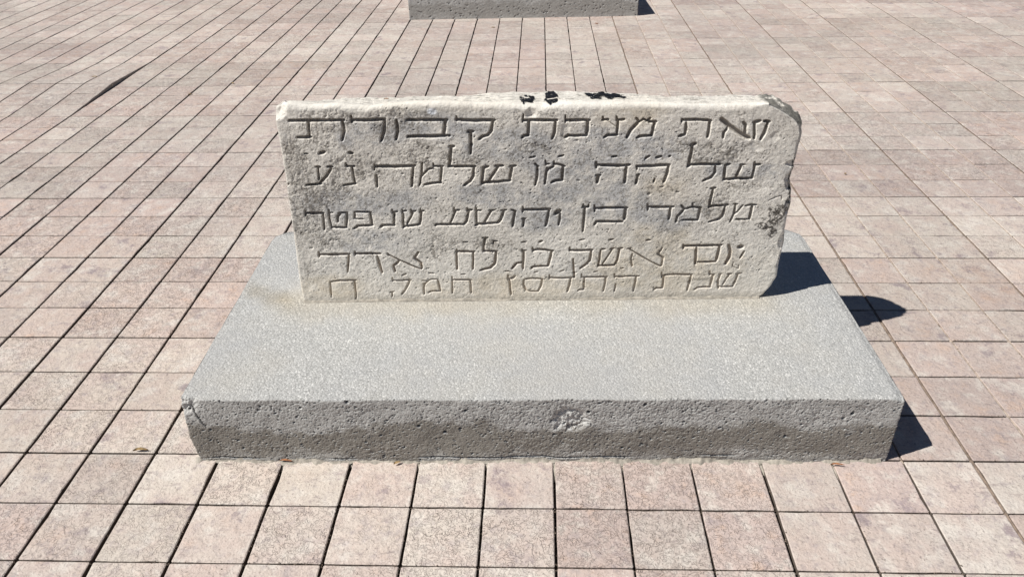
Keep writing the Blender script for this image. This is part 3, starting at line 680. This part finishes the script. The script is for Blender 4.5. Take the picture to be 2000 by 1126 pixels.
# engraved letters
dep = np.zeros(X.shape); stroke_dark = np.zeros(X.shape)
wobx = .006*fbm(X*11, Z*11, 0, 14, 2); wobz = .006*fbm(X*11, Z*11, 0, 15, 2)
xm0, xm1, zm0, zm1 = X.min(), X.max(), Z.min(), Z.max()
for wd, dp, pts in STROKES:
    hw = wd*.00265 if dp > 3 else wd*.0029
    P_ = np.array(pts, float).reshape(-1, 2)/1000
    m = hw+.03
    j0 = max(0, int((P_[:, 1].min()-m-zm0)/(zm1-zm0)*nv)-8); j1 = min(nv, int((P_[:, 1].max()+m-zm0)/(zm1-zm0)*nv)+10)
    i0 = max(0, int((P_[:, 0].min()-m-xm0)/(xm1-xm0)*nu)-40); i1 = min(nu, int((P_[:, 0].max()+m-xm0)/(xm1-xm0)*nu)+40)
    xs, zz = X[j0:j1, i0:i1]+wobx[j0:j1, i0:i1], Z[j0:j1, i0:i1]+wobz[j0:j1, i0:i1]
    best = np.full(xs.shape, 9.0)
    n_ = len(P_)-1
    for k in range(n_):
        a, b = P_[k], P_[k+1]; d = b-a; L2 = max(1e-9, d@d)
        t = np.clip(((xs-a[0])*d[0]+(zz-a[1])*d[1])/L2, 0, 1)
        tt = (k+t)/n_
        taper = 1-.22*np.abs(2*tt-1)**4
        best = np.minimum(best, np.hypot(xs-a[0]-t*d[0], zz-a[1]-t*d[1])/taper)
    k = smooth(hw*1.05, hw*.32, best)
    dd = k*(dp if dp > 3 else dp*1.4)*.005*1.9
    dep[j0:j1, i0:i1] = np.maximum(dep[j0:j1, i0:i1], dd)
    stroke_dark[j0:j1, i0:i1] = np.maximum(stroke_dark[j0:j1, i0:i1], smooth(hw*.85, hw*.45, best)*min(1, dp/4.5))  # strokes coloured darker towards their centre line

def gauss(lst, x, z):
    r = 0
    for a, b, c, d in lst: r = np.maximum(r, np.exp(-(((x-a)/c)**2+((z-b)/d)**2)))
    return r
def blob(lst, x, z, sd, thr=.45, soft=.2, f=3.0):
    return smooth(thr-soft, thr+soft, gauss(lst, x, z)+.40*fbm(x*f, z*f*1.3, 0, sd, 5, .62))
D = .022*fbm(X*.8, Z*.9, 0, 21, 3)+.007*fbm(X*4, Z*4, 0, 22, 4)+.0050*fbm(X*22, Z*22, 0, 23, 3, .65)
Cs = np.ones(X.shape+(3,))
pits_on(X, Z, D, Cs, 1600, .006, .022, .014, 31, .4)
pits_on(X, Z, D, Cs, 60, .015, .04, .02, 32, .25)
crust = blob(DARK, X, Z, 24)
D += .006*crust*smooth(-.1, .35, fbm(X*18, Z*18, 0, 25, 4, .7))
blackp = blob(BLACK, X, Z, 26, .42, .12, 6)
D += .010*blackp*fbm(X*28, Z*28, 0, 27, 3, .7)
D += dep*(1-.25*crust*smooth(-.2, .3, fbm(X*9, Z*9, 0, 28, 3)))
# worn bruises and shallow scars
for bx_, bz_, rx_, rz_, dd in ((-.37, 4.37, .10, .09, .03), (.12, 4.08, .07, .13, .015), (-2.35, 4.36, .13, .11, .015), (2.95, 3.80, .10, .08, .012),
                               (2.35, 1.45, .3, .1, .01), (3.2, 3.95, .06, .08, .01)):
    D += dd*smooth(1.2, .4, np.hypot((X-bx_)/rx_, (Z-bz_)/rz_)+.4*fbm(X*9, Z*9, 0, 29, 3))
# rounded arrises, more worn at the top, and the flakes lost on the right edge
eL, eR, eT, eB = X-Lx[:, None], Rx[:, None]-X, (tz[None]-Z)*1.0, Z-ZB
rt = (.085+.045*fbm(X*2.3, 1, 0, 41, 4))*(1-.75*smooth(2.8, 3.0, X)); rl = .045+.02*fbm(Z*2.5, 4, 0, 42, 3); rr = (.06+.03*fbm(Z*3, 6, 0, 43, 3))*(1-.7*smooth(3.8, 4.0, Z))
def rnd(e, r, h): return h*(1-np.sqrt(np.maximum(0, 1-np.clip(1-e/r, 0, 1)**2)))
D += rnd(eT, rt, .075+.03*fbm(X*3, 2, 0, 44, 3))+rnd(eL, rl, .04)+rnd(eR, rr, .06)+rnd(eB, np.full_like(X, .03), .015)
D += .10*smooth(1.1, .55, np.hypot((X+4.15)/.22, (Z-4.5)/.20)+.2*fbm(X*6, Z*6, 0, 45, 3))
for bx_, bz_, rx_, rz_, dd in ((3.60, 3.25, .13, .17, .16), (3.62, 3.52, .16, .07, .12), (3.64, 2.85, .10, .16, .12), (3.60, 2.20, .06, .14, .06), (3.64, 1.78, .06, .06, .06), (3.66, 3.85, .05, .2, .05)):
    q = smooth(1.12, .82, np.hypot((X-bx_)/rx_, (Z-bz_)/rz_)+.28*fbm(X*7, Z*7, 0, 46, 4))
    D += .48*dd*q*(.8+.5*fbm(X*14, Z*14, 0, 47, 3))
D += .02*smooth(.35, .0, (3.62-X)+(Z-1.1))                   # the worn lower right corner
Yf = D+.022

def stone_col(x, y, z, front):
    cream = np.array([.77, .73, .66]); pale = np.array([.86, .82, .745]); tan = np.array([.75, .67, .54]); grey = np.array([.46, .47, .485]); brn = np.array([.25, .225, .19])
    n1 = fbm(x*1.1, z*1.5, y*2, 51, 4)[:, None]; n2 = fbm(x*6, z*7, y*6, 52, 5, .65); n3 = fbm(x*24, z*26, y*24, 53, 3, .7); n4 = fbm(x*60, z*60, y*60, 54, 2)
    c = cream+(pale-cream)*np.clip(.5+1.4*n1, 0, 1)
    t = blob(TAN, x, z, 55, .5, .3, 2)[:, None]*.75
    c = c+(tan-c)*t*np.clip(.7+n2[:, None], 0, 1)
    g = blob(GREY, x, z, 56, .42, .28, 2.2)*smooth(-.55, .25, n2)
    c = c+(grey-c)*(g*.68)[:, None]
    allg = smooth(-.05, .5, fbm(x*1.7, z*2.2, y, 57, 4))*smooth(1.3, 1.9, z)*.30*smooth(-.2, .3, n3)
    c = c+(grey*.95-c)*allg[:, None]
    d = blob(DARK, x, z, 24)*(.18+.82*smooth(-.15, .25, n3+.35*n4+.4*n2))
    c = c+(brn-c)*(d*.62)[:, None]
    sp = smooth(.24, .46, n3*.7+.6*n4+.38*n2+.10*gauss(GREY, x, z))*.72*smooth(1.2, 1.7, z)
    c = c+(brn*.8-c)*sp[:, None]
    lefts = smooth(-3.5, -4.15, x)*smooth(-.1, .4, n2)*.22
    c = c+(brn*1.2-c)*lefts[:, None]
    b = blob(BLACK, x, z, 26, .42, .12, 6)*smooth(-.35, .1, n3)
    c = c+(np.array([.07, .06, .05])-c)*(b*.93)[:, None]
    foot = smooth(1.32, 1.20, z+.05*n2)*.45
    c = c+(np.array([.42, .39, .33])-c)*foot[:, None]
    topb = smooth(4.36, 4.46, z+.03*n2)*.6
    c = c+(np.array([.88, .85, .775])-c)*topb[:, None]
    w_ = smooth(1.1, .5, np.hypot((x+1.83)/.085, (z-4.40)/.06))[:, None]
    c = c+(np.array([.86, .90, .95])-c)*w_*.8
    c *= (1+.16*n4+.10*n3)[:, None]
    return np.clip(c, .02, .95)
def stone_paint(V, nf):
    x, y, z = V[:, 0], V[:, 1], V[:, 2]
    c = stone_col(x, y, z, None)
    c[:nf] *= Cs.reshape(-1, 3)
    dd = stroke_dark.ravel()[:, None]; low = smooth(2.6, 1.5, z[:nf])[:, None]
    gcol = np.array([.13, .105, .08])*(1-low)+np.array([.30, .20, .12])*low
    c[:nf] = c[:nf]+(gcol-c[:nf])*dd*.66
    # shade on the broken facets of the right edge, painted into the colour
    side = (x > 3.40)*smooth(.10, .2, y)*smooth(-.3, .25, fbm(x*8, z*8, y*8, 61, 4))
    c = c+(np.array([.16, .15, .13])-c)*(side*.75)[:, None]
    # top face: pale and flaky, three black tarry patches
    onT = smooth(4.28, 4.36, z)*smooth(.10, .16, y)
    st = fbm(x*4, y*26, 0, 62, 5, .65)
    c = c+(np.array([.60, .58, .53])-c)*(onT*smooth(-.35, .2, st)*.75)[:, None]
    c = c+(np.array([.20, .18, .15])-c)*(onT*smooth(.25, .45, fbm(x*6, y*34, 0, 64, 4, .7))*.7)[:, None]
    # rough dark chamfer of the upper right corner
    q = smooth(2.98, 3.06, x)*smooth(4.06, 4.14, z)*smooth(.035, .07, y)*smooth(-.5, -.1, fbm(x*14, z*14, y*14, 66, 4, .7))
    c = c+(np.array([.09, .09, .08])-c)*(q*.85)[:, None]
    return c
TH = .66
bt_x = [p[0] for p in BACKTOP]; bt_z = [p[1] for p in BACKTOP]
def sring(t):
    def f(bx, by, bz):
        s = t/TH
        topn = smooth(4.1, 4.40, bz)
        zb_ = np.interp(bx, bt_x, bt_z)+.014*fbm(bx*6, 4, 0, 71, 4)
        k = s**1.0
        z = bz+topn*k*np.minimum(0.03, (zb_-bz))
        rough = .018*fbm(bx*9, t*20, bz*9, 72, 4, .65)*min(1, t/.08)
        nx = np.where(bx > 3.3, 1.0, np.where(bx < -3.9, -1.0, 0.0))
        e_ = np.clip((s-.86)/.14, 0, 1); rd = .05*(1-math.sqrt(max(0, 1-e_*e_)))
        x = bx+nx*(rough-rd)+(.0 if t > 0 else 0)
        kc = smooth(2.95, 3.12, bx)*smooth(3.60, 3.50, bx)*smooth(4.02, 4.12, bz)*min(1, t/.2)
        x = x+kc*(.012+.035*fbm(bx*11, t*16, bz*11, 74, 4, .7)); z = z+kc*(.012+.035*fbm(bx*12, t*15, bz*12, 75, 4, .7))
        kx = smooth(3.6, 4.0, bz)*smooth(3.15, 3.45, bx)*s
        x = x+.06*kx; z = z+.05*kc*s
        ledge = .018*np.round(2.2*fbm(bx*1.6, t*7, 0, 73, 3))/2.2
        z = z+topn*(rough*.9+ledge*min(1, t/.1)-rd)
        y = by*max(0, 1-t/.35)+t*(1-.74*smooth(2.9, 3.62, bx))
        return np.stack([x, y, z], 1)
    return f
rings = [sring(t) for t in np.concatenate([np.linspace(.010, TH, 60)])]
Xl = X-OX
def shifted(f):
    return lambda bx, by, bz: f(bx+OX, by, bz)-np.array([OX, 0, 0])
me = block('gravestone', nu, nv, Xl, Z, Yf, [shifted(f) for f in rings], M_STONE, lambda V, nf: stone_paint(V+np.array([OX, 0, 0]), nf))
stone = link('gravestone', me); stone.location = (OX*T, OY*T, 0); stone.rotation_euler.z = .0215
tag(stone, 'weathered cream marble gravestone engraved with five lines of Hebrew, set upright on the plinth', 'gravestone')

# three tarry black patches on the top, draped over the stone
SV, SQ = LAST['V'], LAST['Q']
def tar(spots, seed):
    x, y, z = SV[:, 0]+OX, SV[:, 1], SV[:, 2]
    q = np.zeros(len(SV))
    for a, b_, rx_, ry_ in spots:
        near = (np.abs(x-a) < rx_*1.6) & (np.abs(y-b_) < ry_*1.8) & (z > 4.2)
        i = np.where(near)[0]
        k = smooth(1.15, .8, np.hypot((x[i]-a)/rx_, (y[i]-b_)/ry_)+.38*fbm(x[i]*12, y[i]*16, 0, seed, 4, .7))
        k *= smooth(.34, .18, fbm(x[i]*9, y[i]*34, 0, seed+3, 3))
        q[i] = np.maximum(q[i], k)
    keep = np.where((q[SQ] > .35).all(1))[0]; qq = SQ[keep]
    if not len(qq): return
    lab = np.full(len(SV), -1); lab[np.unique(qq)] = np.unique(qq)          # keep one connected piece
    for _ in range(400):
        m_ = lab[qq].max(1); new = lab.copy(); np.maximum.at(new, qq.ravel(), np.repeat(m_, 4))
        if (new == lab).all(): break
        lab = new
    ids, cnt = np.unique(lab[qq[:, 0]], return_counts=True); qq = qq[lab[qq[:, 0]] == ids[cnt.argmax()]]
    used_, inv = np.unique(qq, return_inverse=True)
    P_ = SV[used_].copy(); P_[:, 2] += .006+.010*q[used_]*(1+.8*fbm(x[used_]*22, y[used_]*30, 0, seed+5, 3)); P_[:, 1] -= .006
    return link('tar_patch', mesh_np('tar_patch', P_*T, inv.reshape(-1, 4), M_TAR), stone)
for k, sp in enumerate(([(-.44, .34, .11, .34)], [(-.09, .32, .10, .32)], [(.62, .42, .20, .20), (.83, .38, .20, .16)])): tar(sp, 63+k)

# thin cement seam under the stone's front
def seam(n=300):
    t = np.linspace(0, 1, n); x = (-4.20+7.58*t)-OX
    wv = .030*(1+.6*fbm(t*34, 1, 0, 101, 4)); hv = .035*(1+.7*fbm(t*30, 3, 0, 102, 4)); rows_ = []
    for s, zz in ((1, 0), (.75, .5), (.35, .8), (0, 1.0)):
        rows_.append(np.stack([x, .03-wv*s-.015*(s > 0), BH-.004+hv*zz], 1))
    V = np.concatenate(rows_); idx = np.arange(n*4).reshape(4, n)
    Q = np.stack([idx[:-1, :-1], idx[:-1, 1:], idx[1:, 1:], idx[1:, :-1]], -1).reshape(-1, 4)
    return link('mortar_seam', mesh_np('mortar_seam', V*T, Q, M_MORTAR), stone)
seam()

# ------------------------------------------------------------------ small litter
def leaf(x, y, z, L, W_, rz, mat, label, curl=.35, tilt=.1):
    n, K = 11, 5; V = []
    for k in range(K):
        s = k/(K-1)*2-1
        for a in range(n):
            t = a/(n-1)
            wd = W_*math.sin(math.pi*min(1, t*1.02))**.8*(1-.25*t)
            V.append(((t-.5)*L, s*wd/2+.04*L*math.sin(t*5), curl*W_*s*s+.12*L*math.sin(t*math.pi)*curl+.0006*math.sin(t*20+k)))
    V = np.array(V); idx = np.arange(n*K).reshape(K, n)
    Q = np.stack([idx[:-1, :-1], idx[:-1, 1:], idx[1:, 1:], idx[1:, :-1]], -1).reshape(-1, 4)
    Q = np.concatenate([Q, np.stack([idx[:-1, :-1], idx[1:, :-1], idx[1:, 1:], idx[:-1, 1:]], -1).reshape(-1, 4)]) if False else Q
    o = link('dry_leaf', mesh_np('dry_leaf', V, Q, mat)); o.location = (x*T, y*T, z); o.rotation_euler = (tilt, 0, rz)
    return tag(o, label, 'leaf', 'dry leaves lying on the tiles')
leaf(-6.23, 2.04, .0035, .044, .011, .15, M_LEAF2, 'curled pale leaf lying on the tile joint left of the near plinth', .5)
leaf(-3.97, 1.83, .0075, .040, .008, .02, M_LEAF, 'reddish brown leaf scrap at the foot of the near plinth, towards its left end')
leaf(-2.33, 1.81, .0065, .022, .010, .6, M_LEAF2, 'small tan crumb of leaf under the middle left of the near plinth')
leaf(4.02, 1.86, .0075, .040, .007, .02, M_LEAF, 'thin orange leaf sliver at the foot of the near plinth, towards its right end')
leaf(-2.24, 27.9, .004, .030, .012, .1, M_LEAF2, 'curled leaf on the tiles in front of the far plinth, left of its middle')
leaf(2.17, 28.4, .004, .030, .012, -.4, M_LEAF, 'curled leaf on the tiles in front of the far plinth, right of its middle')
leaf(-15.75, 20.35, .052, .040, .010, .1, M_LEAF2, 'pale leaf resting beside the dark open joint in the left paving')
leaf(-11.95, 19.07, .004, .026, .010, .5, M_LEAF2, 'small leaf on the paving between the open joint and the gravestone')
leaf(-10.90, 20.28, .004, .030, .010, -.5, M_LEAF2, 'leaf on the joint crossing up and left of the gravestone')
leaf(7.5, 12.3, .004, .014, .012, .5, M_LEAF2, 'grey crumpled leaf on the paving right of the gravestone')
# one scrap caught on top of the stone
o = leaf(-2.53, 4.75, 4.50*T, .014, .006, .3, M_LEAF, 'brown scrap lying on top of the gravestone, left of its middle')
o['group'] = ''
del o['group']
def twig(x, y, L, rz, label):
    n, V, Q = 8, [], []
    r = random.Random(int(x*100)+int(y*10))
    a = 0; px = py = 0.0
    for k in range(n):
        t = k/(n-1); rad = .0011*(1-.6*t)
        for q in range(5):
            th = q*2*math.pi/5; V.append((px-math.sin(a)*math.cos(th)*rad, py+math.cos(a)*math.cos(th)*rad, .0012+math.sin(th)*rad+.002*math.sin(t*3)))
        px += L/n*math.cos(a); py += L/n*math.sin(a); a += r.gauss(0, .28)
    for k in range(n-1):
        for q in range(5): Q.append((k*5+q, k*5+(q+1) % 5, k*5+5+(q+1) % 5, k*5+5+q))
    o = link('twig', mesh_np('twig', V, Q, M_TWIG)); o.location = (x*T, y*T, 0); o.rotation_euler.z = rz
    return tag(o, label, 'twig', 'twigs on the tiles')
twig(-10.1, 17.2, .09, -.9, 'forked dark twig on the paving up and left of the gravestone')
twig(-9.75, 17.1, .06, .2, 'short dark twig beside the longer twig, up and left of the gravestone')

# grit caught in the joints in front
r = random.Random(3); V, Q = [], []
for _ in range(1500):
    yy = 11*r.random()**1.7-.6; xx = r.uniform(-1, 1)*(3.2+.55*(yy+4))
    if r.random() < .5: xx = gx(round(xx))+r.gauss(0, .012)
    elif r.random() < .85: yy = gy(round(yy))+r.gauss(0, .010)
    if -5.45 < xx < 4.9 and 1.88 < yy < 7.1: continue
    s = r.uniform(.0008, .0026); c0 = len(V); zc = -.0020+s*.2 if (abs(xx-gx(round(xx))) < .014 or abs(yy-gy(round(yy))) < .009) else s*.35
    for dx, dy, dz in ((1, 0, 0), (0, 1, 0), (-1, 0, 0), (0, -1, 0)): V.append((xx*T+dx*s*r.uniform(.6, 1.2), yy*T+dy*s*r.uniform(.5, 1.2), zc))
    V.append((xx*T, yy*T, zc+s*.8)); V.append((xx*T, yy*T, zc-s*.8))
    for k in range(4):
        Q.append((c0+k, c0+(k+1) % 4, c0+4)); Q.append((c0+(k+1) % 4, c0+k, c0+5))
me = bpy.data.meshes.new('grit'); me.from_pydata(V, [], Q); me.materials.append(M_GRIT)
tag(link('grit', me), 'fine brown grit lying in and beside the paving joints', kind='stuff')
